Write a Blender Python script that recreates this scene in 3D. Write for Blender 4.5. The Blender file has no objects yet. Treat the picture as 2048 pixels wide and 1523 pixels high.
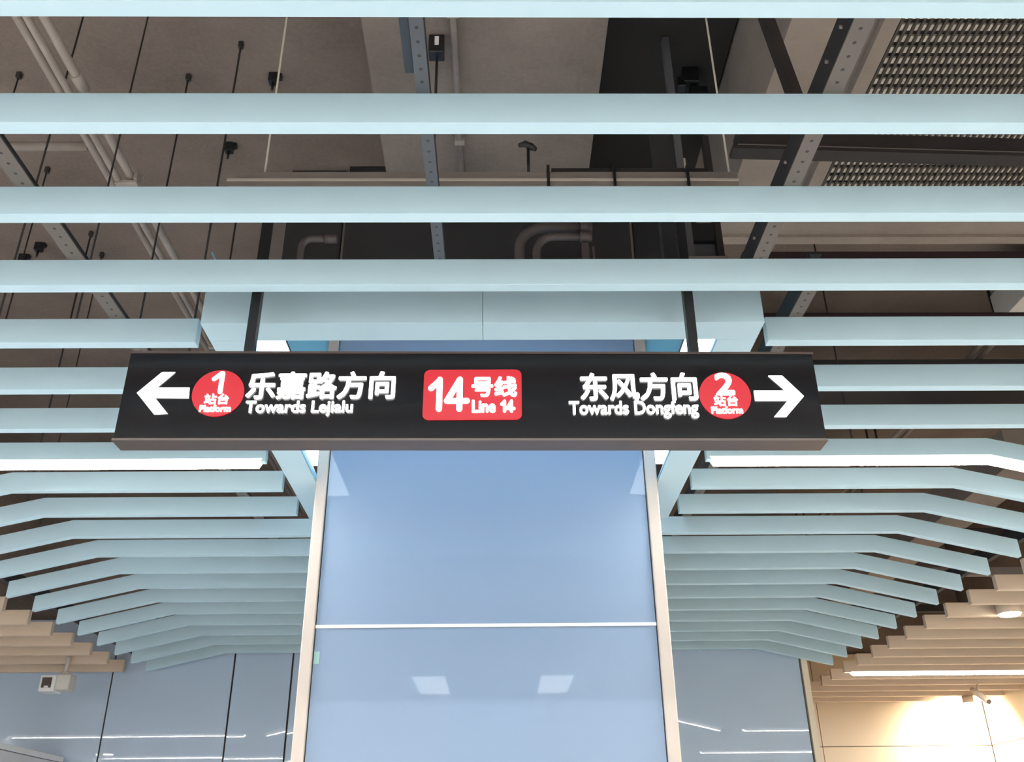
import bpy, bmesh, math, random
from mathutils import Vector, Matrix
random.seed(7)
S = bpy.context.scene
COL = S.collection

# ------------------------------------------------------------------ camera, world, exposure
F_PX, PITCH, YAW, ROLL = 1857.178, 0.4743, 0.0176, -0.0119
EYE = Vector((0.0, 0.0, 1.65))
cam_data = bpy.data.cameras.new('camera')
cam = bpy.data.objects.new('camera', cam_data)
COL.objects.link(cam)
cam_data.sensor_fit = 'HORIZONTAL'
cam_data.sensor_width = 36.0
cam_data.lens = 36.0 * F_PX / 2048.0
cam_data.clip_start = 0.05
cp, sp, cy, sy = math.cos(PITCH), math.sin(PITCH), math.cos(YAW), math.sin(YAW)
fwd = Vector((sy * cp, cy * cp, sp))
right0 = Vector((cy, -sy, 0))
up0 = right0.cross(fwd)
right = math.cos(ROLL) * right0 + math.sin(ROLL) * up0
up = -math.sin(ROLL) * right0 + math.cos(ROLL) * up0
cam.matrix_world = Matrix(((right.x, up.x, -fwd.x, EYE.x), (right.y, up.y, -fwd.y, EYE.y),
                           (right.z, up.z, -fwd.z, EYE.z), (0, 0, 0, 1)))
S.camera = cam

world = bpy.data.worlds.new('world')
S.world = world
world.use_nodes = True
world.node_tree.nodes['Background'].inputs[0].default_value = (0.9, 0.85, 0.8, 1)
world.node_tree.nodes['Background'].inputs[1].default_value = 0.02
S.view_settings.view_transform = 'Standard'
S.view_settings.look = 'None'
S.view_settings.exposure = 0.0
S.view_settings.gamma = 1.0
S.view_settings.use_curve_mapping = False

LINE_POWER = 190.0        # linear LED diffusers
COVE_POWER = 4.5         # white panels in the pillar housing
REAR_FILL_POWER = 450.0  # each added fill downlight, aimed at the wall behind the viewpoint
WASH_POWER = 115.0        # downlight in the far right corner

# ------------------------------------------------------------------ helpers
def node_mat(name):
    m = bpy.data.materials.new(name)
    m.use_nodes = True
    return m, m.node_tree.nodes, m.node_tree.links, m.node_tree.nodes['Principled BSDF']

def plain(name, col, rough=0.5, metal=0.0, spec=0.5, var=0.04, scale=6.0, coat=0.0):
    """painted or metal surface with a slight procedural unevenness"""
    m, n, l, b = node_mat(name)
    tc = n.new('ShaderNodeTexCoord')
    nz = n.new('ShaderNodeTexNoise'); nz.inputs['Scale'].default_value = scale; nz.inputs['Detail'].default_value = 4
    l.new(tc.outputs['Object'], nz.inputs['Vector'])
    r = n.new('ShaderNodeValToRGB')
    r.color_ramp.elements[0].position = 0.3; r.color_ramp.elements[1].position = 0.7
    r.color_ramp.elements[0].color = tuple(c * (1 - var) for c in col) + (1,)
    r.color_ramp.elements[1].color = tuple(min(1, c * (1 + var)) for c in col) + (1,)
    l.new(nz.outputs['Fac'], r.inputs['Fac'])
    l.new(r.outputs['Color'], b.inputs['Base Color'])
    b.inputs['Roughness'].default_value = rough
    b.inputs['Metallic'].default_value = metal
    b.inputs['Specular IOR Level'].default_value = spec
    b.inputs['Coat Weight'].default_value = coat
    return m

def emit(name, col, power):
    m, n, l, b = node_mat(name)
    b.inputs['Base Color'].default_value = (0.8, 0.8, 0.8, 1)
    b.inputs['Emission Color'].default_value = tuple(col) + (1,)
    b.inputs['Emission Strength'].default_value = power
    return m

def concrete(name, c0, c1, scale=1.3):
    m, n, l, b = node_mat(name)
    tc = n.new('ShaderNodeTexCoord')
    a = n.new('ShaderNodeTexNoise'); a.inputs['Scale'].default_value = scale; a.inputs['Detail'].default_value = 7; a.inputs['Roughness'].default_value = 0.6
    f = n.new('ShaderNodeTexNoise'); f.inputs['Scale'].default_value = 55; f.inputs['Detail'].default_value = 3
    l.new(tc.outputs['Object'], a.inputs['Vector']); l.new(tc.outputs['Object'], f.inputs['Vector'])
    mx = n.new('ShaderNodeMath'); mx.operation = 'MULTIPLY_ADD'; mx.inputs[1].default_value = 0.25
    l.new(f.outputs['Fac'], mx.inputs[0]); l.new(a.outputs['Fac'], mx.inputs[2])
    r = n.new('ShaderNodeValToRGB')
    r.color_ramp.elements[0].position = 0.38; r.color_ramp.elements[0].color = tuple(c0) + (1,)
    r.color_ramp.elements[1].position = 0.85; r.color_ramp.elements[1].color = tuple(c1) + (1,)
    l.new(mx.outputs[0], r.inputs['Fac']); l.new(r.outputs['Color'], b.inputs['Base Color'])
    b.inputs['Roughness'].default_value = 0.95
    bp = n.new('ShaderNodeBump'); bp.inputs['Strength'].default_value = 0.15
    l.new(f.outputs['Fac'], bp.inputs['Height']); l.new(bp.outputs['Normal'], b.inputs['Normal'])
    return m

def perforated(name, col, hole, pitch, cx, rad):
    """galvanised strip with a row of round holes along its length (object y)"""
    m, n, l, b = node_mat(name)
    tc = n.new('ShaderNodeTexCoord'); sx = n.new('ShaderNodeSeparateXYZ')
    l.new(tc.outputs['Object'], sx.inputs[0])
    def math_(op, *a):
        k = n.new('ShaderNodeMath'); k.operation = op
        for i, v in enumerate(a):
            if isinstance(v, (int, float)): k.inputs[i].default_value = v
            else: l.new(v, k.inputs[i])
        return k.outputs[0]
    fy = math_('SUBTRACT', math_('PINGPONG', sx.outputs['Y'], pitch / 2), pitch / 4)
    dx = math_('SUBTRACT', sx.outputs['X'], cx)
    d = math_('SQRT', math_('ADD', math_('MULTIPLY', fy, fy), math_('MULTIPLY', dx, dx)))
    k = math_('LESS_THAN', d, rad)
    mx = n.new('ShaderNodeMix'); mx.data_type = 'RGBA'
    l.new(k, mx.inputs['Factor'])
    mx.inputs[6].default_value = tuple(col) + (1,); mx.inputs[7].default_value = tuple(hole) + (1,)
    l.new(mx.outputs[2], b.inputs['Base Color'])
    b.inputs['Roughness'].default_value = 0.6
    return m

class MB:
    """collects shapes into one mesh"""
    def __init__(self): self.bm = bmesh.new()
    def box(self, x0, x1, y0, y1, z0, z1, bev=0.0):
        b = self.bm
        v = [b.verts.new((x, y, z)) for z in (z0, z1) for y in (y0, y1) for x in (x0, x1)]
        fs = [(0, 2, 3, 1), (4, 5, 7, 6), (0, 1, 5, 4), (2, 6, 7, 3), (0, 4, 6, 2), (1, 3, 7, 5)]
        faces = [b.faces.new([v[i] for i in f]) for f in fs]
        if bev > 0:
            es = list({e for f in faces for e in f.edges})
            bmesh.ops.bevel(b, geom=es, offset=bev, segments=2, affect='EDGES', profile=0.5)
        return self
    def prism(self, pts, axis, a0, a1):
        """closed outline (2-D) pushed along an axis; axis y: pts are (x,z); axis x: (y,z); axis z: (x,y)"""
        def P(p, a):
            return {'y': (p[0], a, p[1]), 'x': (a, p[0], p[1]), 'z': (p[0], p[1], a)}[axis]
        b = self.bm
        A = [b.verts.new(P(p, a0)) for p in pts]; B = [b.verts.new(P(p, a1)) for p in pts]
        b.faces.new(A); b.faces.new(B[::-1])
        for i in range(len(pts)):
            j = (i + 1) % len(pts)
            b.faces.new((A[j], A[i], B[i], B[j]))
        return self
    def tube(self, path, r, seg=12):
        b = self.bm
        path = [Vector(p) for p in path]
        rings = []
        prev = None
        for i, p in enumerate(path):
            t = (path[min(i + 1, len(path) - 1)] - path[max(i - 1, 0)]).normalized()
            ref = Vector((0, 0, 1)) if abs(t.z) < 0.95 else Vector((1, 0, 0))
            if prev is not None: ref = prev
            u = (ref - t * ref.dot(t)).normalized(); w = t.cross(u); prev = u
            rad = r[i] if isinstance(r, (list, tuple)) else r
            rings.append([b.verts.new(p + (u * math.cos(2 * math.pi * k / seg) + w * math.sin(2 * math.pi * k / seg)) * rad) for k in range(seg)])
        for a, c in zip(rings, rings[1:]):
            for k in range(seg):
                f = b.faces.new((a[k], a[(k + 1) % seg], c[(k + 1) % seg], c[k])); f.smooth = True
        b.faces.new(rings[0][::-1]); b.faces.new(rings[-1])
        return self
    def loft(self, sections):
        """list of equal-length point rings"""
        b = self.bm
        R = [[b.verts.new(p) for p in s] for s in sections]
        n = len(R[0])
        for a, c in zip(R, R[1:]):
            for k in range(n):
                b.faces.new((a[k], a[(k + 1) % n], c[(k + 1) % n], c[k]))
        b.faces.new(R[0][::-1]); b.faces.new(R[-1])
        return self
    def mesh(self, name, mat):
        bmesh.ops.recalc_face_normals(self.bm, faces=self.bm.faces)
        me = bpy.data.meshes.new(name)
        self.bm.to_mesh(me); self.bm.free()
        if mat: me.materials.append(mat)
        return me

def link(name, data, parent=None, loc=(0, 0, 0)):
    o = bpy.data.objects.new(name, data)
    COL.objects.link(o)
    o.location = loc
    if parent: o.parent = parent
    return o

def tag(o, label, cat, group=None):
    o['label'] = label; o['category'] = cat; o['kind'] = 'thing'
    if group: o['group'] = group
    return o

def thing(name, label, cat, loc=(0, 0, 0), group=None):
    return tag(link(name, None, None, loc), label, cat, group)

def centred(mb, name, mat, parent=None):
    """link a mesh written in world (or parent) coordinates with its origin at the centre of its base"""
    me = mb.mesh(name, mat)
    co = [v.co for v in me.vertices]
    c = Vector(((min(v.x for v in co) + max(v.x for v in co)) / 2, (min(v.y for v in co) + max(v.y for v in co)) / 2, min(v.z for v in co)))
    me.transform(Matrix.Translation(-c))
    return link(name, me, parent, c)

def struct(o):
    o['kind'] = 'structure'; return o

def bevel(o, w=0.002, seg=2):
    m = o.modifiers.new('bevel', 'BEVEL'); m.width = w; m.segments = seg; m.limit_method = 'ANGLE'
    return o

ORD = ['first', 'second', 'third', 'fourth', 'fifth', 'sixth', 'seventh', 'eighth', 'ninth', 'tenth', 'eleventh',
       'twelfth', 'thirteenth', 'fourteenth', 'fifteenth', 'sixteenth', 'seventeenth', 'eighteenth', 'nineteenth', 'twentieth']

# ------------------------------------------------------------------ materials
M_BLUE = plain('pale_aqua_paint', (0.565, 0.765, 0.855), 0.6, spec=0.25, var=0.02, scale=3)
M_CREAM = plain('cream_paint', (0.74, 0.59, 0.45), 0.6, spec=0.25, var=0.02, scale=3)
M_CYAN = plain('cyan_paint', (0.25, 0.62, 0.85), 0.5, var=0.02)
M_TRIM = plain('warm_white_trim', (0.53, 0.46, 0.40), 0.35, var=0.02)
M_TRIM_CREAM = plain('cream_trim', (0.85, 0.74, 0.56), 0.35, var=0.02)
M_DARKGAP = plain('dark_gasket', (0.05, 0.06, 0.08), 0.6)
M_WALLCREAM = plain('cream_wall_panel', (0.80, 0.67, 0.50), 0.4, var=0.02, scale=1.5)
M_FLOOR = plain('pale_terrazzo', (0.70, 0.70, 0.70), 0.5, var=0.06, scale=40)
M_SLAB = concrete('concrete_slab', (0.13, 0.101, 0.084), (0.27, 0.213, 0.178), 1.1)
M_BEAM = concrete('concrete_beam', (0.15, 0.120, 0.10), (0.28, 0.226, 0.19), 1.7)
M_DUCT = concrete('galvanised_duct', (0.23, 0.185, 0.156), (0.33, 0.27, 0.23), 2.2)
M_DARKWALL = plain('dark_void_paint_and_shade', (0.025, 0.023, 0.024), 0.8)  # dark parts in the void; also stands for shade at the pillar head
M_BLACK = plain('black_steel', (0.012, 0.012, 0.013), 0.4)
M_BROWNSTEEL = plain('dark_brown_steel', (0.022, 0.016, 0.0145), 0.6, var=0.15, scale=12)
M_RAIL_BLUE = perforated('grey_blue_perforated_steel', (0.085, 0.095, 0.11), (0.03, 0.03, 0.035), 0.07, 0.0, 0.004)
M_RAIL_PALE = perforated('pale_perforated_steel', (0.15, 0.128, 0.112), (0.03, 0.03, 0.03), 0.07, 0.0, 0.004)
M_RAIL_DARK = plain('black_steel_rail', (0.016, 0.015, 0.017), 0.6)
M_PIPE = plain('painted_pipe', (0.36, 0.30, 0.26), 0.5, var=0.12, scale=9)
M_CHANNEL = plain('beige_steel_channel', (0.24, 0.20, 0.172), 0.5, var=0.1, scale=8)
M_ROD = plain('dark_threaded_rod', (0.03, 0.025, 0.023), 0.6)
M_ROD_PALE = plain('cream_rod', (0.66, 0.58, 0.47), 0.45)
M_SIGN = plain('sign_black_lacquer', (0.008, 0.007, 0.008), 0.13, spec=0.4, var=0.1)
M_WHITE_LIT = emit('sign_white_lit', (1.0, 1.0, 0.96), 2.6)
M_RED_LIT = emit('sign_red_lit', (0.84, 0.012, 0.032), 0.80)
M_RED_LIT.node_tree.nodes['Principled BSDF'].inputs['Base Color'].default_value = (0.08, 0.002, 0.004, 1)
M_LINE = emit('led_line_diffuser', (1.0, 0.985, 0.955), LINE_POWER)
M_LINE_EDGE = emit('led_diffuser_edge', (1.0, 0.97, 0.90), 3.2)
M_HALL = plain('pale_grey_wall', (0.78, 0.78, 0.78), 0.5)
M_COVE = emit('cove_panel_lit', (0.93, 0.98, 1.0), COVE_POWER)
M_COVE_STRIP = emit('added_cove_bar_lit', (0.42, 0.72, 1.0), 26.0)  # for the added bar inside the housing
M_DOWN = emit('downlight_lens', (1.0, 0.93, 0.80), 40.0)
M_WHITEPLASTIC = plain('off_white_plastic', (0.72, 0.68, 0.62), 0.4)
M_LENS = plain('brown_lens_window', (0.10, 0.075, 0.06), 0.2)
M_CAPWHITE = plain('gloss_white_cap', (0.92, 0.92, 0.92), 0.2)
M_GREYPANEL = plain('light_grey_panel', (0.75, 0.74, 0.74), 0.4)
M_GRILLEBAR = plain('brown_grille_bar', (0.05, 0.04, 0.035), 0.5)
M_GRILLECROSS = plain('beige_cross_bar', (0.80, 0.68, 0.54), 0.4, var=0.2, scale=25)

def glass(name, col, rough):
    m, n, l, b = node_mat(name)
    tc = n.new('ShaderNodeTexCoord')
    nz = n.new('ShaderNodeTexNoise'); nz.inputs['Scale'].default_value = 1.2
    l.new(tc.outputs['Object'], nz.inputs['Vector'])
    r = n.new('ShaderNodeValToRGB')
    r.color_ramp.elements[0].position = 0.3; r.color_ramp.elements[1].position = 0.7
    r.color_ramp.elements[0].color = tuple(c * 0.97 for c in col) + (1,)
    r.color_ramp.elements[1].color = tuple(c * 1.03 for c in col) + (1,)
    l.new(nz.outputs['Fac'], r.inputs['Fac']); l.new(r.outputs['Color'], b.inputs['Base Color'])
    b.inputs['Roughness'].default_value = rough
    b.inputs['IOR'].default_value = 1.5
    return m
M_GLASS = glass('blue_back_painted_glass', (0.255, 0.335, 0.455), 0.015)
M_GLASS_WALL = glass('grey_blue_back_painted_glass', (0.52, 0.64, 0.79), 0.015)

# ------------------------------------------------------------------ lattice of the slats (one row every 0.3 m)
ZB = 2.983            # underside of the slats
HT, TH, STEP, Y0 = 0.080, 0.034, 0.300, 0.8437
XL, XR, XLE, XRE, DROP = -1.967, 1.873, -2.512, 2.411, 0.122
ZC = ZB - 0.123       # underside of the cream slats
WALL_Y = 6.95
def row(k): return Y0 + k * STEP

# ------------------------------------------------------------------ room shell
SLAB = 4.6
struct(centred(MB().box(-5.4, 4.6, -5.8, 9.2, -0.1, 0.0), 'floor', M_FLOOR))
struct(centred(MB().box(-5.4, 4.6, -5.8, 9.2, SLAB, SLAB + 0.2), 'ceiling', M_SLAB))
struct(centred(MB().box(-5.4, -5.2, -5.8, 9.2, 0, SLAB), 'wall_left', M_HALL))
struct(centred(MB().box(-5.2, 4.4, -5.8, -5.6, 0, SLAB), 'wall_front', M_HALL))

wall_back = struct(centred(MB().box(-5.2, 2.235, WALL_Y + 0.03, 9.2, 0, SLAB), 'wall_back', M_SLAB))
# glass panels on the back wall: each a hair out of true, as the broken reflections show
joints = [-5.2, -4.52, -3.65, -2.78, -1.915, -1.495, -0.62, 0.25, 1.12, 2.200]
tilt = [(0, 0), (0.0, 0.001), (0.0006, 0.004), (0.0010, -0.003), (-0.0004, 0.0), (-0.004, 0.0), (0, 0), (0, 0), (0.0006, 0.0), ]
for i, (a, b) in enumerate(zip(joints, joints[1:])):
    g = centred(MB().box(a + 0.006, b - 0.006, WALL_Y, WALL_Y + 0.012, 0.05, 3.25), 'glass_panel', M_GLASS_WALL)
    rx, rz = tilt[i]
    g.rotation_euler = (rx, 0, rz)
    g.parent = wall_back
    g.matrix_parent_inverse = Matrix.Translation(-Vector(wall_back.location))
cap = centred(MB().box(2.205, 2.250, WALL_Y - 0.02, WALL_Y + 0.10, 0, 3.35, 0.004), 'edge_trim', M_TRIM_CREAM)
cap.parent = wall_back; cap.matrix_parent_inverse = Matrix.Translation(-Vector(wall_back.location))

# cream panelled walls of the recess on the right
wr = struct(centred(MB().box(2.235, 4.4, 8.83, 9.2, 0, SLAB), 'wall_recess', M_SLAB))
for x0, x1 in ((2.24, 2.878), (2.884, 4.395)):
    for z0, z1 in ((0.02, 1.20), (1.206, 2.497), (2.503, 3.3)):
        p = centred(MB().box(x0, x1, 8.80, 8.83, z0, z1), 'wall_panel', M_WALLCREAM)
        p.parent = wr; p.matrix_parent_inverse = Matrix.Translation(-Vector(wr.location))
wz = struct(centred(MB().box(4.43, 4.6, -5.8, 9.2, 0, SLAB), 'wall_right', M_SLAB))
ys = [-5.6, -3.0, 0.0, 2.4, 4.6, 6.75, 8.795]
for y0, y1 in zip(ys, ys[1:]):
    for z0, z1 in ((0.02, 1.20), (1.206, 2.497), (2.503, 3.3)):
        p = centred(MB().box(4.40, 4.43, y0 + 0.003, y1 - 0.003, z0, z1), 'wall_panel', M_WALLCREAM)
        p.parent = wz; p.matrix_parent_inverse = Matrix.Translation(-Vector(wz.location))

# ------------------------------------------------------------------ blue slats
def slat_outline(x0, x1, dz0=0.0, h=HT):
    """(x,z) outline, seen from the front, of one slat between x0 and x1, following the cranked ends"""
    def zz(x):
        if x < XL: return -DROP * (XL - x) / (XL - XLE)
        if x > XR: return -DROP * (x - XR) / (XRE - XR)
        return 0.0
    xs = [x0] + [x for x in (XL, XR) if x0 < x < x1] + [x1]
    return [(x, ZB + dz0 + zz(x)) for x in xs], [(x, ZB + dz0 + h + zz(x)) for x in reversed(xs)]

def bright_underside(o):
    o.data.materials.append(M_LINE)
    for p in o.data.polygons:
        if p.normal.z < -0.6: p.material_index = 1

def blue_slat(k, x0, x1, label, lit=False, group='pale blue ceiling slats'):
    y = row(k)
    lo, hi = slat_outline(x0, x1)
    body = MB().prism(lo + hi, 'y', y, y + TH)
    if not lit:
        o = centred(body, 'baffle_slat', M_BLUE)
        bevel(o, 0.001)
        tag(o, label, 'ceiling slat', group)
        return o
    t = thing('lit_baffle_slat', label, 'ceiling slat', ((x0 + x1) / 2, y, ZB), group)
    b = centred(body, 'slat_body', M_BLUE); bevel(b, 0.0015)
    ins0 = 0.012 if x0 > XLE + 0.01 else 0.0
    ins1 = 0.012 if x1 < XRE - 0.01 else 0.0
    e0, e1 = x0 + ins0, x1 - ins1
    lo, hi = slat_outline(e0, e1, -0.017, 0.027)
    # tapered ends
    lo = [(lo[0][0] + 0.016, lo[0][1])] + lo[1:-1] + [(lo[-1][0] - 0.016, lo[-1][1])]
    d = centred(MB().prism(lo + hi, 'y', y - 0.001, y + TH + 0.001), 'light_diffuser', M_LINE_EDGE); bright_underside(d)
    for o in (b, d):
        o.parent = t; o.matrix_parent_inverse = Matrix.Translation(-Vector(t.location))
    return t

for k in range(-5, 0):
    blue_slat(k, XLE, XRE, 'pale blue ceiling slat overhead, in front of the sign and above the photo', group='slats above the photo')
blue_slat(0, XLE, XRE, 'pale blue slat with white light line just above the photo', lit=True, group='slats above the photo')
for k in range(1, 5):
    blue_slat(k, XLE, XRE, 'pale blue ceiling slat running unbroken across the photo, %s from the top' % ORD[k - 1])
C_L, C_R = -0.872, 0.790
near = {5: 'above the sign, ending at the housing corner',
        6: 'ending behind the upper part of the black sign',
        7: 'ending behind the lower part of the black sign',
        8: 'with white light line beneath, below the sign',
        9: 'just behind the white light line',
        10: 'last one to stop at the pillar housing'}
for k in range(5, 11):
    for side, x0, x1 in (('left', XLE, C_L), ('right', C_R, XRE)):
        lab = 'pale blue slat %s of the pillar, %s' % (side, near[k])
        blue_slat(k, x0, x1, lab, lit=(k == 8))
for side, x0, x1 in (('left', XLE, -0.745), ('right', 0.66, XRE)):
    blue_slat(11, x0, x1, 'pale blue cranked slat %s of the pillar, first to reach the glass' % side)
for k in range(12, 21):
    lab = 'pale blue cranked slat passing behind the glass pillar, %s of nine from the front' % ORD[k - 12]
    if k == 20: lab = 'rearmost pale blue cranked slat, lowest in the photo, close to the glass wall'
    blue_slat(k, XLE, XRE, lab)

# ------------------------------------------------------------------ cream slats, lower, at both sides
def cream_slat(k, x0, x1, label, lit=False, group='cream ceiling slats'):
    y = row(k)
    if not lit:
        o = centred(MB().box(x0, x1, y, y + TH, ZC, ZC + HT), 'cream_baffle_slat', M_CREAM)
        bevel(o, 0.0015)
        return tag(o, label, 'ceiling slat', group)
    t = thing('lit_cream_baffle_slat', label, 'ceiling slat', ((x0 + x1) / 2, y, ZC), group)
    b = centred(MB().box(x0, x1, y, y + TH, ZC, ZC + HT), 'slat_body', M_CREAM)
    e0 = x0 + (0.05 if x0 > 0 else 0); e1 = x1 - (0.05 if x0 < 0 else 0)
    pts = [(e0 + 0.02, ZC - 0.020), (e1 - 0.02, ZC - 0.020), (e1, ZC - 0.004), (e1, ZC + 0.004), (e0, ZC + 0.004), (e0, ZC - 0.004)]
    d = centred(MB().prism(pts, 'y', y - 0.001, y + TH + 0.001), 'light_diffuser', M_LINE_EDGE); bright_underside(d)
    for o in (b, d):
        o.parent = t; o.matrix_parent_inverse = Matrix.Translation(-Vector(t.location))
    return t
CR0, CR1, CL0, CL1 = 2.59, 4.385, -5.18, -2.672
for k in [-16, -8] + list(range(0, 27)):
    lit = k in (-16, -8, 0, 8, 21)  # the two rearmost rows are unseen lights added for fill
    vis = k >= 12
    if vis:
        if k == 21: lab = 'cream slat with a bright white light line, lower right'
        elif k > 21: lab = 'cream slat on the right, %s one behind the cream light line' % ORD[k - 22]
        else: lab = 'cream slat stepping down on the right side, %s from the top of its flight' % ORD[k - 12]
    else:
        lab = 'cream slat beyond the right edge of the photo, level with the sign' if not lit else \
            ('cream slat with light line beyond the right edge, nearer to the viewpoint' if k == 0 else 'cream slat with added fill light line far behind the viewpoint, right side' if k < 0 else 'cream slat with light line beyond the right edge, in line with the blue one')
    if k >= 2 or lit:
        cream_slat(k, CR0 if k < 23 else (2.61 if k == 23 else 2.27), CR1, lab, lit, 'cream slats at the right' if vis else 'cream slats outside the photo')
for k in [-16, -8] + list(range(0, 21)):
    lit = k in (-16, -8, 0, 8)  # again with two unseen rear rows added for fill
    vis = k >= 13
    if vis:
        lab = 'cream slat stepping down on the left side, %s from the top of its flight' % ORD[k - 13]
        if k == 20: lab = 'lowest cream slat on the left side, against the glass wall'
    else:
        lab = 'cream slat beyond the left edge of the photo, level with the sign' if not lit else \
            ('cream slat with light line beyond the left edge, nearer to the viewpoint' if k == 0 else 'cream slat with added fill light line far behind the viewpoint, left side' if k < 0 else 'cream slat with light line beyond the left edge, in line with the blue one')
    if k >= 2 or lit:
        cream_slat(k, CL0, CL1, lab, lit, 'cream slats at the left' if vis else 'cream slats outside the photo')

# ------------------------------------------------------------------ glass pillar and its housing (also the opposite one)
PX0, PX1, PY = -0.720, 0.634, 3.47
def pillar(label, dy=0.0, turn=False):
    t = thing('glass_clad_pillar', label, 'pillar', (-0.043, PY, 0))
    parts = []
    def add(mb, name, mat):
        o = centred(mb, name, mat); o.parent = t; o.matrix_parent_inverse = Matrix.Translation(-Vector(t.location)); parts.append(o); return o
    add(MB().box(PX0 + 0.02, PX1 - 0.02, PY + 0.02, PY + 0.90, 0, SLAB - 0.002), 'core', M_DARKWALL)  # core coloured dark for the shade above the slats
    add(MB().box(PX0 + 0.048, PX1 - 0.050, PY, PY + 0.015, 2.4235, 3.92), 'glass_panel', M_GLASS)
    add(MB().box(PX0 + 0.048, PX1 - 0.050, PY, PY + 0.015, 0, 2.4095), 'glass_panel', M_GLASS)
    add(MB().box(PX0 + 0.046, PX1 - 0.048, PY - 0.003, PY + 0.012, 2.4105, 2.4225), 'joint_strip', M_CAPWHITE)
    for a, b in ((PX0, PX0 + 0.044), (PX1 - 0.046, PX1)):
        add(MB().box(a, b, PY - 0.012, PY + 0.05, 0, 3.92, 0.004), 'corner_trim', M_TRIM)
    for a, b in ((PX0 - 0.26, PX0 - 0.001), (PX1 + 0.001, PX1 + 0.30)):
        add(MB().box(a, b, PY + 0.05, PY + 0.08, 3.95, SLAB - 0.002), 'void_shade_board', M_DARKWALL)  # dark boards added as shade beside the pillar head
    for a, b in ((PX0 + 0.001, PX0 + 0.016), (PX1 - 0.016, PX1 - 0.001)):
        add(MB().box(a, b, PY + 0.05, PY + 0.88, 0, 3.92), 'side_panel', M_GLASS)
    return t
pillar('broad pillar clad in pale blue glass with warm white corner trims, below the sign')

def housing(label):
    t = thing('pillar_housing', label, 'ceiling housing', (-0.04, 2.24, ZB))
    def add(mb, name, mat, bev=0.0015):
        o = centred(mb, name, mat); o.parent = t; o.matrix_parent_inverse = Matrix.Translation(-Vector(t.location))
        if bev: bevel(o, bev)
        return o
    x0, x1, i0, i1 = -0.828, 0.753, -0.722, 0.640
    yf, yb = 2.24, 2.337
    top = ZB + 0.155
    add(MB().box(x0, -0.0415, yf, yb, ZB, top), 'front_board', M_BLUE)
    add(MB().box(-0.0405, x1, yf, yb, ZB, top), 'front_board', M_BLUE)
    add(MB().prism([(x0, ZB), (i0, ZB), (i0, ZB + 0.004), (i0 - 0.074, top), (x0, top)], 'y', yb + 0.0005, 3.93), 'side_board', M_BLUE)
    add(MB().prism([(x1, ZB), (i1, ZB), (i1, ZB + 0.004), (i1 + 0.074, top), (x1, top)], 'y', yb + 0.0005, 3.93), 'side_board', M_BLUE)
    # flared cyan linings and lit panels above them
    add(MB().prism([(i0 + 0.001, ZB + 0.004), (i0 + 0.003, ZB + 0.004), (-0.866, 3.30), (-0.870, 3.30)], 'y', yb + 0.01, 3.93), 'inner_lining', M_CYAN, 0)
    add(MB().prism([(i1 - 0.001, ZB + 0.004), (i1 - 0.003, ZB + 0.004), (0.781, 3.30), (0.785, 3.30)], 'y', yb + 0.01, 3.93), 'inner_lining', M_CYAN, 0)
    for a, b in ((-0.872, -0.757), (0.673, 0.788)):
        o = add(MB().box(a, b, 2.45, 4.08, 3.301, 3.316), 'light_panel', M_DARKWALL, 0)
        o.data.materials.append(M_COVE)
        for p in o.data.polygons:
            if p.normal.z < -0.6: p.material_index = 1
    add(MB().prism([(2.80, 3.46), (2.86, 3.50), (2.80, 3.50)], 'x', -0.62, 0.51), 'added_cove_bar', M_COVE_STRIP, 0)  # added light bar, out of sight, tints the pillar head blue
    add(MB().box(-0.776, 0.694, 2.775, 2.800, 3.455, 3.52), 'added_bar_mount', M_DARKWALL, 0)
    add(MB().box(-0.66, 0.55, 2.80, 2.868, 3.5005, 3.52), 'added_bar_hood', M_DARKWALL, 0)  # added hood, keeps the bar's light out of the void
    for bx in (-0.775, 0.681):
        add(MB().box(bx, bx + 0.012, 2.776, 2.799, 3.316, 3.455), 'added_bar_bracket', M_CYAN, 0)
    # lit backing beside the pillar head
    add(MB().box(-1.15, PX0 - 0.003, PY + 0.01, PY + 0.03, 3.36, 3.92), 'backing_panel', M_CYAN, 0)
    add(MB().box(PX1 + 0.003, 1.07, PY + 0.01, PY + 0.03, 3.36, 3.92), 'backing_panel', M_CYAN, 0)
    return t
housing('pale blue square housing around the pillar head with white light panels inside')

def copy_tree(root, loc, rz, label):
    r = root.copy(); COL.objects.link(r); r.location = loc; r.rotation_euler = (0, 0, rz); r['label'] = label
    for ch in list(root.children):
        c = ch.copy(); COL.objects.link(c); c.parent = r
        c.matrix_parent_inverse = ch.matrix_parent_inverse.copy()
    return r
pil = next(o for o in COL.objects if o.name == 'glass_clad_pillar')
hou = next(o for o in COL.objects if o.name == 'pillar_housing')
# the next pillar, behind the viewpoint: turned round and narrower, its face at y = -2.1
p2 = copy_tree(pil, (-0.043, -2.1, 0), math.pi, 'narrower opposite glass pillar seen only as a faint mirror image')
p2.scale.x = 0.72
h2 = copy_tree(hou, (-0.046, -2.1 + (PY - hou.location.y), hou.location.z), math.pi, 'housing of the opposite pillar, its light panels mirrored low in the glass')
for a, b in ((-0.72, -0.45), (0.37, 0.638)):
    o = centred(MB().box(a, b, 2.36, 3.44, ZB + 0.030, ZB + 0.045), 'light_panel', M_COVE)
    o.parent = h2; o.matrix_parent_inverse = Matrix.Translation(-Vector(hou.location))

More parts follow.
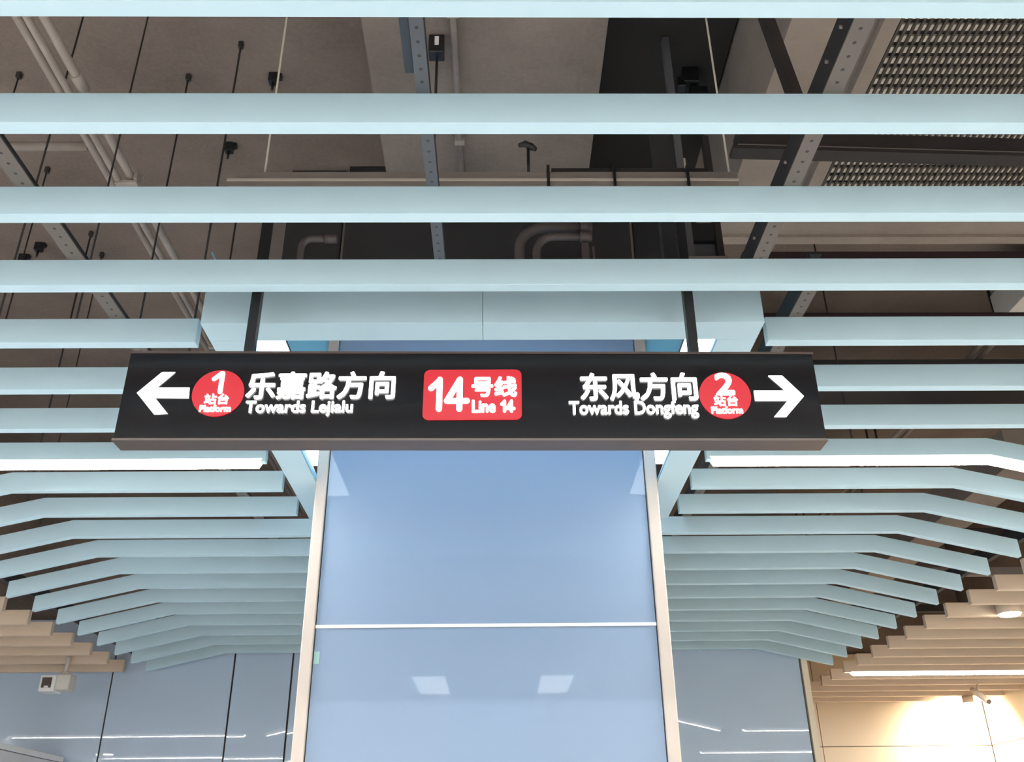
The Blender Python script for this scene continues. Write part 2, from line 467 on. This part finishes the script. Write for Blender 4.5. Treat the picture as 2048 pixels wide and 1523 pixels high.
# ------------------------------------------------------------------ the hanging sign
SX, SY, SZ, STILT = -0.064, 2.12, 2.698, 0.0056
sign = thing('hanging_sign', 'long black lit direction sign hanging in front of the pillar', 'sign', (SX, SY, SZ))
sign.rotation_euler = (0, STILT, 0)
def sloc(x, z): return (x - SX, z - SZ + STILT * (x - SX))
def spart(name, mb, mat, parent=sign):
    o = link(name, mb.mesh(name, mat), parent)
    return o
W2, H2, DP = 0.887, 0.1240, 0.060
cab = spart('cabinet', MB().box(-W2, W2, 0.0, DP, -H2, H2, 0.002), M_SIGN)
fr = MB()
fr.box(-W2 - 0.002, W2 + 0.002, -0.003, DP + 0.002, H2 - 0.004, H2 + 0.002)
fr.box(-W2 - 0.002, W2 + 0.002, -0.003, DP + 0.002, -H2 - 0.002, -H2 + 0.004)
spart('edge_frame', fr, plain('sign_edge_metal', (0.075, 0.055, 0.048), 0.35))
FY = -0.0005
def flat(name, pts, y0, y1, mat, parent=sign, round_r=0):
    P = [sloc(*p) for p in pts]
    return spart(name, MB().prism(P, 'y', y0, y1), mat, parent)
def arrow(tip, arm_up0, arm_up1, in_up, sh_up, sh_dn, in_dn, arm_dn1, arm_dn0):
    return flat('arrow', [tip, arm_up0, arm_up1, in_up, sh_up, sh_dn, in_dn, arm_dn1, arm_dn0], -0.004, FY, M_WHITE_LIT)
arrow((-0.9130, 2.7070), (-0.8591, 2.7663), (-0.8265, 2.7661), (-0.8658, 2.7222), (-0.7832, 2.7218), (-0.7810, 2.6925), (-0.8655, 2.6935), (-0.8265, 2.6490), (-0.8600, 2.6474))
arrow((0.7818, 2.6901), (0.7339, 2.7494), (0.6985, 2.7495), (0.7370, 2.7063), (0.6556, 2.7064), (0.6560, 2.6779), (0.7385, 2.6776), (0.6985, 2.6328), (0.7290, 2.6327))

def text_part(txt, box, parent, bold=0.0012, y0=-0.006, y1=-0.004, mat=M_WHITE_LIT, name='lettering', res=3):
    """lettering from font outlines, made bolder by copies shifted all round"""
    cu = bpy.data.curves.new('tmp', 'FONT')
    cu.body = txt; cu.size = 1.0; cu.resolution_u = res; cu.extrude = 0.5
    o = bpy.data.objects.new('tmp', cu); COL.objects.link(o)
    dg = bpy.context.evaluated_depsgraph_get()
    me = bpy.data.meshes.new_from_object(o.evaluated_get(dg))
    bpy.data.objects.remove(o); bpy.data.curves.remove(cu)
    xs = [v.co.x for v in me.vertices]; ysv = [v.co.y for v in me.vertices]
    ax, bx, ay, by = min(xs), max(xs), min(ysv), max(ysv)
    x0, z0, x1, z1 = box
    x0 += bold; x1 -= bold; z0 += bold; z1 -= bold
    base = []
    for v in me.vertices:
        u, w = sloc(x0 + (v.co.x - ax) / (bx - ax) * (x1 - x0), z0 + (v.co.y - ay) / (by - ay) * (z1 - z0))
        base.append((u, 0 if v.co.z > 0 else 1, w))
    faces = [tuple(p.vertices) for p in me.polygons]
    bpy.data.meshes.remove(me)
    V, Fc = [], []
    for n in range(9):
        a = n * math.pi / 4
        dx, dz = (0, 0) if n == 8 else (bold * math.cos(a), bold * math.sin(a))
        off = len(V); dy = n * 0.00004
        V += [(u + dx, y1 if s else y0 - dy, w + dz) for u, s, w in base]
        Fc += [tuple(i + off for i in f) for f in faces]
    me = bpy.data.meshes.new(name)
    me.from_pydata(V, [], Fc); me.update()
    bmb = bmesh.new(); bmb.from_mesh(me); bmesh.ops.recalc_face_normals(bmb, faces=bmb.faces); bmb.to_mesh(me); bmb.free()
    me.materials.append(mat)
    return link(name, me, parent)

def stroke_part(strokes, box, width, parent, name='numeral', y0=-0.006, y1=-0.004):
    """numerals drawn as round-ended strokes inside a box; stroke points run 0..1"""
    x0, z0, x1, z1 = box
    h = width / 2
    mb = MB()
    for n, (a, b) in enumerate(strokes):
        A = Vector((x0 + h + a[0] * (x1 - x0 - width), z0 + h + a[1] * (z1 - z0 - width)))
        B = Vector((x0 + h + b[0] * (x1 - x0 - width), z0 + h + b[1] * (z1 - z0 - width)))
        ang = math.atan2(B.y - A.y, B.x - A.x)
        P = [A + Vector((math.cos(ang + math.pi / 2 + t * math.pi / 6), math.sin(ang + math.pi / 2 + t * math.pi / 6))) * h for t in range(7)]
        P += [B + Vector((math.cos(ang - math.pi / 2 + t * math.pi / 6), math.sin(ang - math.pi / 2 + t * math.pi / 6))) * h for t in range(7)]
        mb.prism([sloc(p.x, p.y) for p in P], 'y', y0 - n * 0.0001, y1)
    return spart(name, mb, M_WHITE_LIT, parent)
ONE = [((0.0, 0.70), (0.85, 1.0)), ((1.0, 1.0), (1.0, 0.0))]
def digits_14(box, width, parent, name='numeral'):
    st = []
    one = [((0.02, 0.70), (0.25, 0.97)), ((0.25, 1.0), (0.25, 0.0))]
    four = [((0.80, 0.0), (0.80, 1.0)), ((0.80, 1.0), (0.46, 0.27)), ((0.46, 0.27), (1.0, 0.27))]
    return stroke_part(one + four, box, width, parent, name)

def disc(box):
    x0, z0, x1, z1 = box
    cx, cz, rx, rz = (x0 + x1) / 2, (z0 + z1) / 2, (x1 - x0) / 2, (z1 - z0) / 2
    r = (rx + rz) / 2
    return flat('round_badge', [(cx + r * math.cos(a * math.pi / 32), cz + r * math.sin(a * math.pi / 32)) for a in range(64)], -0.0035, FY, M_RED_LIT)
d1 = disc([-0.7735, 2.6400, -0.6435, 2.7715])
stroke_part(ONE, [-0.7290, 2.7025, -0.6975, 2.7665], 0.0115, d1)
text_part('站台', [-0.7400, 2.6735, -0.6780, 2.7030], d1, 0.0007)
text_part('Platform', [-0.7485, 2.6520, -0.6696, 2.6715], d1, 0.0008)
d2 = disc([0.5160, 2.6265, 0.6455, 2.7605])
text_part('2', [0.5577, 2.6930, 0.6066, 2.7573], d2, 0.0030, name='numeral')
text_part('站台', [0.5497, 2.6625, 0.6110, 2.6930], d2, 0.0007)
text_part('Platform', [0.5404, 2.6410, 0.6204, 2.6610], d2, 0.0008)
# route badge with rounded corners
x0, z0, x1, z1 = -0.1885, 2.6280, 0.0615, 2.7700
rr = 0.016; pts = []
for (cx, cz, a0) in ((x1 - rr, z1 - rr, 0), (x0 + rr, z1 - rr, 90), (x0 + rr, z0 + rr, 180), (x1 - rr, z0 + rr, 270)):
    for s in range(7):
        a = math.radians(a0 + s * 15); pts.append((cx + rr * math.cos(a), cz + rr * math.sin(a)))
rb = flat('route_badge', pts, -0.0035, FY, M_RED_LIT)
digits_14([-0.1785, 2.6500, -0.0700, 2.7485], 0.0150, rb)
text_part('号线', [-0.0664, 2.6909, 0.0499, 2.7496], rb, 0.0020)
text_part('Line', [-0.0646, 2.6465, -0.0045, 2.6825], rb, 0.0016)
digits_14([0.0060, 2.6465, 0.0454, 2.6825], 0.0075, rb, 'lettering')
text_part('乐嘉路方向', [-0.6384, 2.6865, -0.2605, 2.7650], sign, 0.0022)
text_part('Towards Lejialu', [-0.6340, 2.6390, -0.3640, 2.6825], sign, 0.0012)
text_part('东风方向', [0.2112, 2.6785, 0.5115, 2.7585], sign, 0.0022)
text_part('Towards Dongfeng', [0.1805, 2.6290, 0.5088, 2.6785], sign, 0.0012)
# black square hanger posts up to the steel channel
for hx in (-0.6505, 0.5165):
    spart('hanger_post', MB().box(hx - SX - 0.0125, hx - SX + 0.0125, 0.008, 0.033, H2 + 0.002, 3.371 - SZ), M_BLACK)

# ------------------------------------------------------------------ upper void: slab beam, duct, grille
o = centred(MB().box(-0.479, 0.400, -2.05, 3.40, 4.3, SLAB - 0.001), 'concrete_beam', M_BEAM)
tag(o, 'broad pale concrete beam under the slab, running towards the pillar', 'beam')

duct = thing('air_duct', 'large rectangular galvanised duct at upper right with a dark side', 'duct', (2.0, 1.5, 4.0))
def sub(t, mb, name, mat, bev=0):
    o = centred(mb, name, mat); o.parent = t; o.matrix_parent_inverse = Matrix.Translation(-Vector(t.location))
    if bev: bevel(o, bev)
    return o
sub(duct, MB().box(0.935, 3.3, -1.0, 3.22, 4.0, 4.58), 'duct_body', M_DUCT)
sub(duct, MB().box(0.93, 3.3, 3.22, 3.27, 3.985, 4.59), 'end_flange', M_DUCT)
gr = thing('air_grille', 'large brown louvred air grille set in the duct underside, upper right', 'grille', (1.75, 1.2, 3.975))
fm = MB()
GX0, GX1, GY0, GY1 = 1.215, 2.60, -0.4, 2.915
fm.box(GX0, GX0 + 0.050, GY0, GY1, 3.968, 3.998); fm.box(GX1 - 0.03, GX1, GY0, GY1, 3.968, 3.998)
fm.box(GX0, GX1, GY0, GY0 + 0.03, 3.968, 3.998); fm.box(GX0, GX1, GY1 - 0.03, GY1, 3.968, 3.998)
sub(gr, fm, 'frame', M_DUCT)
lv = MB()
x = GX0 + 0.062
while x < GX1 - 0.035:
    lv.box(x - 0.0045, x + 0.0045, GY0 + 0.03, GY1 - 0.03, 3.976, 3.984); x += 0.0235
sub(gr, lv, 'louvre_blades', M_GRILLEBAR)
cb = MB()
y = GY0 + 0.06
while y < GY1 - 0.035:
    cb.box(GX0 + 0.05, GX1 - 0.03, y - 0.012, y + 0.012, 3.9842, 3.993); y += 0.046
sub(gr, cb, 'cross_bars', M_GRILLECROSS)
sub(gr, MB().box(GX0 + 0.05, GX1 - 0.03, GY0 + 0.03, GY1 - 0.03, 3.9945, 3.9985), 'backing', M_GRILLEBAR)

# ------------------------------------------------------------------ carrier rails lying on the slats (front to back)
def rail(x0, x1, web, label, flange_mat, y0=-0.6, y1=6.9, z0=ZB + HT, cat='rail', wh=0.068):
    t = thing('carrier_rail', label, cat, ((x0 + x1) / 2, (y0 + y1) / 2, z0), 'carrier rails on the slats')
    sub(t, MB().box(x0, x1, y0, y1, z0, z0 + 0.004), 'flange', flange_mat)
    w0, w1 = (x0, x0 + 0.004) if web == 'left' else (x1 - 0.004, x1)
    sub(t, MB().box(w0, w1, y0, y1, z0 + 0.004, z0 + wh), 'web', M_RAIL_DARK)
    sub(t, MB().box(x0, x1, y0, y1, z0 + wh, z0 + wh + 0.004), 'upper_flange', M_RAIL_DARK)
    return t
rr_ = rail(0.682, 0.722, 'left', 'black carrier rail with pale perforated underside on the right', M_RAIL_PALE, y1=2.20)
for yy in (1.30, 1.39, 1.70, 2.0):
    sub(rr_, MB().tube([(0.676, yy, ZB + HT + 0.035), (0.683, yy, ZB + HT + 0.035)], 0.004, 10), 'bolt', M_CHANNEL)
rc = rail(-0.166, -0.138, 'right', 'grey perforated carrier rail crossing above the middle of the sign', M_RAIL_BLUE, y1=2.20, wh=0.03)
sub(rc, MB().box(-0.186, -0.168, 1.0, 1.40, ZB + HT + 0.012, ZB + HT + 0.03), 'splice_plate', plain('blue_grey_steel', (0.03, 0.045, 0.06), 0.5))
rail(-1.130, -1.085, 'right', 'pale perforated carrier rail with thin black edge on the left', M_RAIL_PALE, wh=0.012)
rail(0.862, 0.902, 'left', 'dark carrier rail right of the pillar housing, seen below the fourth slat', M_RAIL_PALE, y0=2.12, y1=6.9)
rail(2.47, 2.50, 'left', 'dark carrier rail above the gap between blue and cream slats, right', M_RAIL_DARK, y0=0, z0=ZB - 0.02)
rail(-2.60, -2.565, 'right', 'dark carrier rail above the gap between blue and cream slats, left', M_RAIL_DARK, y0=0, z0=ZB - 0.02)

# cross channels
ch = thing('sign_channel', 'long beige steel channel carrying the sign hangers', 'channel', (-0.04, 2.15, 3.375))
sub(ch, MB().box(-0.777, 0.703, 2.128, 2.172, 3.375, 3.428), 'channel_body', M_CHANNEL, 0.002)
sub(ch, MB().box(-0.777, 0.703, 2.122, 2.128, 3.393, 3.399), 'lower_lip', M_TRIM)
sub(ch, MB().box(0.16, 0.61, 2.135, 2.172, 3.428, 3.447), 'upper_strip', M_BROWNSTEEL)
for bx in (0.150, 0.342, 0.556):
    sub(ch, MB().box(bx - 0.004, bx + 0.004, 2.120, 2.174, 3.37, 3.446), 'clip', M_BLACK)
def rod(x, y, z0, z1, r, label, mat=M_ROD, head=True, group='threaded hanger rods'):
    t = thing('hanger_rod', label, 'rod', (x, y, z0), group)
    sub(t, MB().tube([(x, y, z0), (x, y, z1)], r * 0.75, 8), 'shaft', mat)
    if head:
        sub(t, MB().box(x - 0.009, x + 0.009, y - 0.009, y + 0.009, z1 - 0.030, z1 - 0.001), 'anchor', M_ROD)
    return t
rod(-0.679, 2.150, 3.428, SLAB, 0.0042, 'pale thin rod above the left end of the sign channel', M_ROD_PALE, group='pale sign rods')
rod(0.686, 2.150, 3.428, SLAB, 0.0042, 'pale thin rod above the right end of the sign channel', M_ROD_PALE, group='pale sign rods', head=False)
rod(0.560, 2.155, 3.447, 3.50, 0.004, 'short pale stub standing on the right part of the sign channel', M_ROD_PALE, group='pale sign rods', head=False)
ZR = ZB + HT + 0.001
rod(-1.310, 2.50, ZR, SLAB, 0.0045, 'long dark rod seen left of the pale pipes, crossing four slat gaps')
rod(-1.490, 2.40, ZR, SLAB, 0.0045, 'dark rod crossing in front of the pale pipes at top left')
rod(-1.998, 2.90, ZR, SLAB, 0.0045, 'dark rod left of the pale pipes near the left edge')
rod(-1.032, 2.735, ZR, SLAB, 0.0055, 'dark rod with visible anchor left of the pale sign rod')
rod(-1.296, 2.911, ZR, SLAB, 0.0050, 'dark rod whose anchor shows low in the top slat gap, left')
rod(-1.000, 2.900, ZR, 3.86, 0.0050, 'dark rod just left of the black hanger post', head=False)
rod(-2.130, 4.009, ZR, SLAB, 0.0060, 'dark rod with black anchor beside the left carrier rail')
rod(-2.139, 3.500, ZR, SLAB, 0.0045, 'thin dark rod at far left below the fourth slat')
rod(-2.145, 4.200, ZR, SLAB, 0.0045, 'thin dark rod at far left above the sixth slat')
rod(1.670, 4.000, ZR, SLAB, 0.0055, 'short dark rod to the right of the right carrier rail')
for x, y, lab in ((-0.938, 2.91, 'small black anchor in the slab left of the pale sign rod'),
                  (-1.233, 3.336, 'small black anchor in the slab above the channel end, left'),
                  (-2.578, 4.222, 'small black anchor in the slab at the far left edge'),
                  (-2.445, 4.116, 'tiny dark plug in the slab at far left')):
    mb = MB().box(x - 0.018, x + 0.018, y - 0.018, y + 0.018, SLAB - 0.045, SLAB - 0.001)
    mb.box(x + 0.012, x + 0.034, y - 0.012, y + 0.012, SLAB - 0.022, SLAB - 0.001)
    mb.tube([(x, y, SLAB - 0.085), (x, y, SLAB - 0.045)], 0.006, 8)
    tag(centred(mb, 'ceiling_anchor', M_BLACK), lab, 'anchor', 'anchors in the slab')
# junction box on a rod, left of centre
jb = thing('junction_box', 'small black box with a white light, on a thin rod left of centre', 'junction box', (-0.213, 2.443, 4.21))
sub(jb, MB().box(-0.243, -0.187, 2.415, 2.465, 4.215, 4.299, 0.004), 'box', M_BLACK)
sub(jb, MB().box(-0.221, -0.206, 2.411, 2.415, 4.245, 4.285), 'indicator', plain('white_indicator', (0.85, 0.82, 0.78), 0.3))
sub(jb, MB().tube([(-0.213, 2.443, 3.62), (-0.213, 2.443, 4.215)], 0.005, 8), 'rod', M_ROD)
# beam clamp
mb = MB().box(0.755, 0.82, 2.76, 2.81, 4.42, 4.499, 0.004)
mb.box(0.73, 0.765, 2.765, 2.805, 4.40, 4.45, 0.004); mb.box(0.775, 0.85, 2.77, 2.80, 4.36, 4.405, 0.004); mb.tube([(0.80, 2.785, 4.27), (0.80, 2.785, 4.42)], 0.012, 10)
tag(centred(mb, 'beam_clamp', M_BLACK), 'black clamp hanging in the shadow left of the right pale rod', 'clamp')
# stemmed sensor standing on the channel
sn = thing('stem_sensor', 'small black sensor head on a short stem above the sign channel', 'sensor', (0.094, 2.15, 3.428))
sub(sn, MB().tube([(0.094, 2.15, 3.428), (0.094, 2.15, 3.535)], 0.0045, 8), 'stem', M_BLACK)
sub(sn, MB().tube([(0.066, 2.15, 3.545), (0.085, 2.15, 3.552), (0.103, 2.15, 3.540), (0.118, 2.15, 3.530)], [0.006, 0.010, 0.012, 0.006], 10), 'head', M_BLACK)

# cross steel on the right
xb = thing('cross_channel', 'dark double flanged steel channel crossing in front of the air grille', 'channel', (1.6, 2.02, 3.37))
mb = MB().loft([[(x, y0, 3.410), (x, y0 + 0.045, 3.410), (x, y0 + 0.045, 3.455), (x, y0, 3.455)] for x, y0 in ((0.672, 1.985), (2.9, 2.075))])
sub(xb, mb, 'web', M_BROWNSTEEL)
mb = MB().loft([[(x, y0, 3.390), (x, y0 + 0.045, 3.390), (x, y0 + 0.045, 3.402), (x, y0, 3.402)] for x, y0 in ((0.655, 1.983), (2.9, 2.073))])
sub(xb, mb, 'lower_flange', M_BROWNSTEEL)
mb = MB().loft([[(x, y0, 3.402), (x, y0 + 0.01, 3.402), (x, y0 + 0.01, 3.410), (x, y0, 3.410)] for x, y0 in ((0.672, 1.988), (2.9, 2.078))])
sub(xb, mb, 'groove_strip', M_CHANNEL)
for (x0, x1, y, z, lab) in ((0.735, 2.9, 2.29, 3.214, 'thin dark cross rail just above the fourth slat on the right'),
                            (0.84, 2.9, 2.545, 3.155, 'thin dark maroon cross rail just above the fifth slat on the right')):
    tag(centred(MB().box(x0, x1, y, y + 0.04, z, z + 0.045, 0.002), 'cross_rail', plain('maroon_steel', (0.03, 0.012, 0.014), 0.5)), lab, 'rail')
mb = MB().loft([[(x - w, 1.86, z), (x + w, 1.86, z), (x + w, 1.90, z), (x - w, 1.90, z)] for x, z, w in ((0.812, 3.46, 0.014), (0.745, 4.0, 0.014))])
tag(centred(mb, 'hanger_strut', M_BROWNSTEEL), 'dark brown steel strut leaning beside the duct at upper right', 'strut')

# pale pipes on the left
for i, (x, lab) in enumerate(((-1.429, 'pale conduit pipe, leftmost of three running side by side at upper left'),
                              (-1.390, 'pale conduit pipe, middle one of three at upper left'),
                              (-1.350, 'pale conduit pipe, rightmost of three at upper left, with a coupling'))):
    t = thing('conduit_pipe', lab, 'pipe', (x, 2.5, 3.9), 'pale pipes at upper left')
    zz = 3.9 - (0.02 if i == 1 else 0)
    sub(t, MB().tube([(x, -1.5, zz), (x, 1.4 + i, zz), (x, 6.4, zz)], 0.0155 if i != 1 else 0.012, 14), 'tube', M_PIPE)
    for cyy in ((2.25,) if i == 2 else ()):
        sub(t, MB().tube([(x, cyy - 0.035, zz), (x, cyy + 0.035, zz)], 0.0195, 14), 'coupling', M_PIPE)
for y, lab in ((2.72, 'pale strap clamp across the three pipes below the second slat'), (3.95, 'pale strap clamp across the three pipes below the fourth slat')):
    mb = MB().box(-1.400, -1.318, y - 0.012, y + 0.012, 3.862, 3.876, 0.002)
    mb.box(-1.332, -1.318, y - 0.02, y + 0.02, 3.876, 3.92, 0.002)
    tag(centred(mb, 'pipe_strap', M_PIPE), lab, 'clamp', 'pipe straps')
t = thing('branch_pipe', 'pale pipe meeting the three conduits at a right angle, left edge', 'pipe', (-2.2, 2.615, 3.95))
sub(t, MB().tube([(-5.1, 2.63, 3.945), (-1.47, 2.607, 3.945)], 0.017, 14), 'tube', M_PIPE)
# beam pipe next to the centre rail
t = thing('beam_conduit', 'thin pale conduit fixed under the concrete beam, left of centre', 'pipe', (-0.12, 2.4, 4.26))
sub(t, MB().tube([(-0.155, -1.0, 4.275), (-0.150, 3.35, 4.275)], 0.012, 10), 'tube', M_PIPE)
for y in (2.30, 2.95):
    sub(t, MB().box(-0.172, -0.132, y - 0.012, y + 0.012, 4.262, 4.299), 'saddle', M_PIPE)

# arched dark pipes in front of the pillar head
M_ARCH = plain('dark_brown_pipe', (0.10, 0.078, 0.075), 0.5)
def arch(x0, x1, zb_, zt, r, y, label, mat=M_ARCH):
    rad = min((x1 - x0) * 0.38, 0.12)
    path = [(x0, y, zb_)]
    for s in range(0, 9):
        a = math.pi - s * math.pi / 16
        path.append((x0 + rad + rad * math.cos(a), y, zt - rad + rad * math.sin(a)))
    path.append((x1, y, zt))
    t = thing('bent_pipe', label, 'pipe', ((x0 + x1) / 2, y, zb_), 'dark bent pipes')
    sub(t, MB().tube(path, r, 12), 'tube', mat)
    sub(t, MB().tube([(x1 - 0.02, y, zt), (x1 + 0.03, y, zt)], r * 1.35, 12), 'socket', mat)
    return t
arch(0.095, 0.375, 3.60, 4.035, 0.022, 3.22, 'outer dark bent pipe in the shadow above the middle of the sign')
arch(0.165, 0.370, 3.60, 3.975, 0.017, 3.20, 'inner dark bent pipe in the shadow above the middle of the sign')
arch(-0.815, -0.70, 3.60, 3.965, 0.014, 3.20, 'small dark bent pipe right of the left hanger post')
mb = MB().box(0.355, 0.385, 3.19, 3.25, 3.62, 3.94, 0.003); mb.box(0.400, 0.408, 3.19, 3.20, 3.62, 3.92)
tag(centred(mb, 'pipe_bracket', M_ARCH), 'dark upright bracket at the end of the bent pipes', 'bracket')
# grey frame right of the pillar head
hf = thing('steel_hanger', 'grey steel frame with dark box hanging left of the right carrier rail', 'frame', (0.71, 2.6, 3.30))
M_GREYSTEEL = plain('grey_steel', (0.10, 0.095, 0.10), 0.5)
sub(hf, MB().box(0.646, 0.672, 2.60, 2.63, 3.33, 4.49), 'upright', M_GREYSTEEL)
sub(hf, MB().box(0.752, 0.774, 2.60, 2.63, 3.33, 3.99), 'upright', M_BROWNSTEEL)
sub(hf, MB().box(0.673, 0.751, 2.605, 2.66, 3.525, 3.60), 'box', M_BLACK)
sub(hf, MB().box(0.673, 0.751, 2.625, 2.635, 3.34, 3.525), 'back_plate', M_GREYSTEEL)
sub(hf, MB().box(0.640, 0.780, 2.595, 2.635, 3.44, 3.455), 'crosspiece', M_CHANNEL)
sub(hf, MB().box(0.57, 0.645, 2.61, 2.66, 3.42, 4.19), 'dark_panel', M_DARKWALL)
o = centred(MB().box(0.405, 0.925, -1.0, 3.40, 4.50, 4.598), 'slab_shade_box', concrete('slab_shade_dark', (0.016, 0.0135, 0.012), (0.03, 0.026, 0.023), 1.0))  # dark box put in for the slab's shade beside the beam
tag(o, 'dark flat box standing for slab shade between the pale beam and the galvanised duct', 'duct')

# things glimpsed between the lower slats on the right
for x, lab in ((2.835, 'pale pipe near the slab above the seventh slat at right, left of a pair'), (2.905, 'pale pipe near the slab above the seventh slat at right, right of a pair')):
    t = thing('slab_pipe', lab, 'pipe', (x, 5.2, 4.3), 'pale pipes at far right')
    sub(t, MB().tube([(x, 4.4, 4.3), (x, 8.6, 4.3)], 0.016, 12), 'tube', M_PIPE)
    for yy in (4.5, 6.5, 8.4):
        sub(t, MB().box(x - 0.006, x + 0.006, yy - 0.006, yy + 0.006, 4.31, SLAB - 0.001), 'hanger', M_ROD)
o = centred(MB().box(3.05, 3.9, 3.5, 4.55, 4.2, 4.598), 'side_duct', M_DARKWALL)
tag(o, 'dark duct at the far right behind the pair of pale pipes', 'duct')
o = centred(MB().box(2.74, 3.0, 3.95, 4.35, 4.22, 4.40, 0.004), 'cable_box', M_WHITEPLASTIC)
tag(o, 'tan box at the right edge just below the fourth slat', 'box')
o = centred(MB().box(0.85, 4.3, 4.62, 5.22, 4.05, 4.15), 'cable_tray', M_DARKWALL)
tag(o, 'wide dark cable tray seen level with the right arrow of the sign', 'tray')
o = centred(MB().box(2.75, 3.0, 4.6, 8.7, 3.50, 3.70), 'low_duct', M_DUCT)
tag(o, 'pale duct above the cranked ends of the right slats', 'duct')
for i, y in enumerate((4.35, 5.05, 5.9)):
    mb = MB().box(2.2, 4.3, y, y + 0.035, 3.02, 3.065)
    tag(centred(mb, 'slat_bearer', M_CHANNEL if i % 2 else M_BROWNSTEEL), 'steel bearer above the right cream slats, %s from the front' % ORD[i], 'rail')

# ------------------------------------------------------------------ lamps and devices
def downlight(x, y, label, power_mat=M_DOWN, r=0.072):
    t = thing('recessed_downlight', label, 'downlight', (x, y, ZC - 0.02), 'downlights in the cream slats')
    mb = MB().tube([(x, y, ZC - 0.006), (x, y, ZC + 0.07)], r + 0.008, 28)
    sub(t, mb, 'housing', M_CREAM)
    sub(t, MB().tube([(x, y, ZC - 0.016), (x, y, ZC - 0.0065)], [r * 0.93, r], 28), 'lens', power_mat)
    return t
downlight(2.905, 5.262, 'round white downlight between the cream slats at the right edge', r=0.056)
downlight(-4.95, 1.31, 'round downlight beyond the left edge, mirrored as a small white oval in the glass wall', r=0.06)
wash = thing('surface_downlight', 'surface mounted downlight over the glaring far right corner of the cream wall', 'downlight', (4.06, 8.361, 2.79))
sub(wash, MB().tube([(4.06, 8.361, 2.80), (4.06, 8.361, ZC)], 0.045, 24), 'body', M_CREAM)
sub(wash, MB().tube([(4.06, 8.361, 2.788), (4.06, 8.361, 2.7995)], [0.038, 0.043], 24), 'lens', M_DOWN)
sl = bpy.data.lights.new('wall_wash', 'SPOT'); sl.energy = WASH_POWER; sl.color = (1.0, 0.88, 0.68); sl.spot_size = math.radians(176); sl.spot_blend = 1.0; sl.shadow_soft_size = 0.04
lo_ = bpy.data.objects.new('wall_wash', sl); COL.objects.link(lo_); lo_.parent = wash
lo_.matrix_parent_inverse = Matrix.Translation(-Vector(wash.location))
lo_.location = (4.06, 8.361, 2.74)
lo_.rotation_euler = (math.radians(50), 0, math.radians(-20))
for i in range(6):  # unseen lamps added to brighten the slat fronts
    x = (-4.7, -3.9, -3.1, 2.8, 3.45, 4.1)[i]
    t = downlight(x, -4.9, 'added fill downlight washing the wall far behind the viewpoint')
    l_ = bpy.data.lights.new('rear_fill', 'SPOT'); l_.energy = REAR_FILL_POWER; l_.color = (1.0, 0.98, 0.95)
    l_.spot_size = math.radians(120); l_.spot_blend = 0.8; l_.shadow_soft_size = 0.05
    w_ = bpy.data.objects.new('rear_fill', l_); COL.objects.link(w_); w_.parent = t
    w_.matrix_parent_inverse = Matrix.Translation(-Vector(t.location))
    w_.location = (x, -4.9, ZC - 0.03); w_.rotation_euler = (math.radians(-35), 0, 0)

# bullet camera on the right
bc = thing('bullet_camera', 'small cream bullet camera hanging before the brightly lit wall, right', 'camera', (3.94, 7.757, 2.72))
def sc(x, y, z): return (x * 1.0207 - 0.06 + (3.82 - x) * 0.35, y + 0.157, 1.65 + (z - 1.65) * 1.0207 - (3.82 - x) * -0.25)
sub(bc, MB().tube([(3.872, 7.757, ZC - 0.002), (3.872, 7.757, 2.82)], 0.009, 10), 'stem', M_CREAM)
sub(bc, MB().tube([sc(3.818, 7.65, 2.805), sc(3.835, 7.62, 2.79), sc(3.885, 7.53, 2.725), sc(3.893, 7.515, 2.712)], [0.016, 0.024, 0.024, 0.020], 16), 'body', M_CREAM)
sub(bc, MB().tube([sc(3.893, 7.515, 2.712), sc(3.898, 7.507, 2.706)], 0.018, 16), 'lens', M_LENS)
# box device on the left
bx = thing('box_projector', 'small off white box device with brown window, hanging at lower left', 'projector', (-2.96, 6.531, 2.67))
hb = MB().box(-3.060, -2.962, 6.481, 6.651, 2.672, 2.772, 0.006)
sub(bx, MB().box(-3.066, -2.962, 6.471, 6.591, 2.668, 2.775, 0.006), 'face_frame', M_CAPWHITE)
hb.bm.free()
sub(bx, MB().box(-2.965, -2.872, 6.481, 6.591, 2.680, 2.782, 0.008), 'body', M_WHITEPLASTIC)
sub(bx, MB().box(-3.048, -2.985, 6.467, 6.472, 2.692, 2.758), 'window', M_LENS)
sub(bx, MB().box(-3.028, -3.000, 6.464, 6.468, 2.692, 2.704), 'chip', M_CAPWHITE)
sub(bx, MB().tube([(-2.930, 6.529, 2.78), (-2.930, 6.529, ZC + 0.06)], 0.013, 12), 'stem', M_WHITEPLASTIC)
sub(bx, MB().tube([(-2.930, 6.531, 2.782), (-2.930, 6.531, 2.80)], 0.03, 16), 'collar', M_WHITEPLASTIC)

# partition at the lower left
pt = thing('low_partition', 'light grey partition with a white capped top edge, lower left corner', 'partition', (-3.02, 6.0, 0))
sub(pt, MB().box(-3.40, -3.0, 3.6, 6.90, 0, 2.262), 'panel', M_GREYPANEL)
sub(pt, MB().box(-3.41, -2.992, 3.6, 6.905, 2.266, 2.300, 0.003), 'cap', M_CAPWHITE)

# small green exit sticker on the pillar glass
o = centred(MB().box(-0.671, -0.651, PY - 0.002, PY - 0.0005, 2.283, 2.326), 'glass_sticker', plain('pale_green_film', (0.30, 0.50, 0.46), 0.3))
tag(o, 'small pale green sticker on the left edge of the pillar glass', 'sticker')
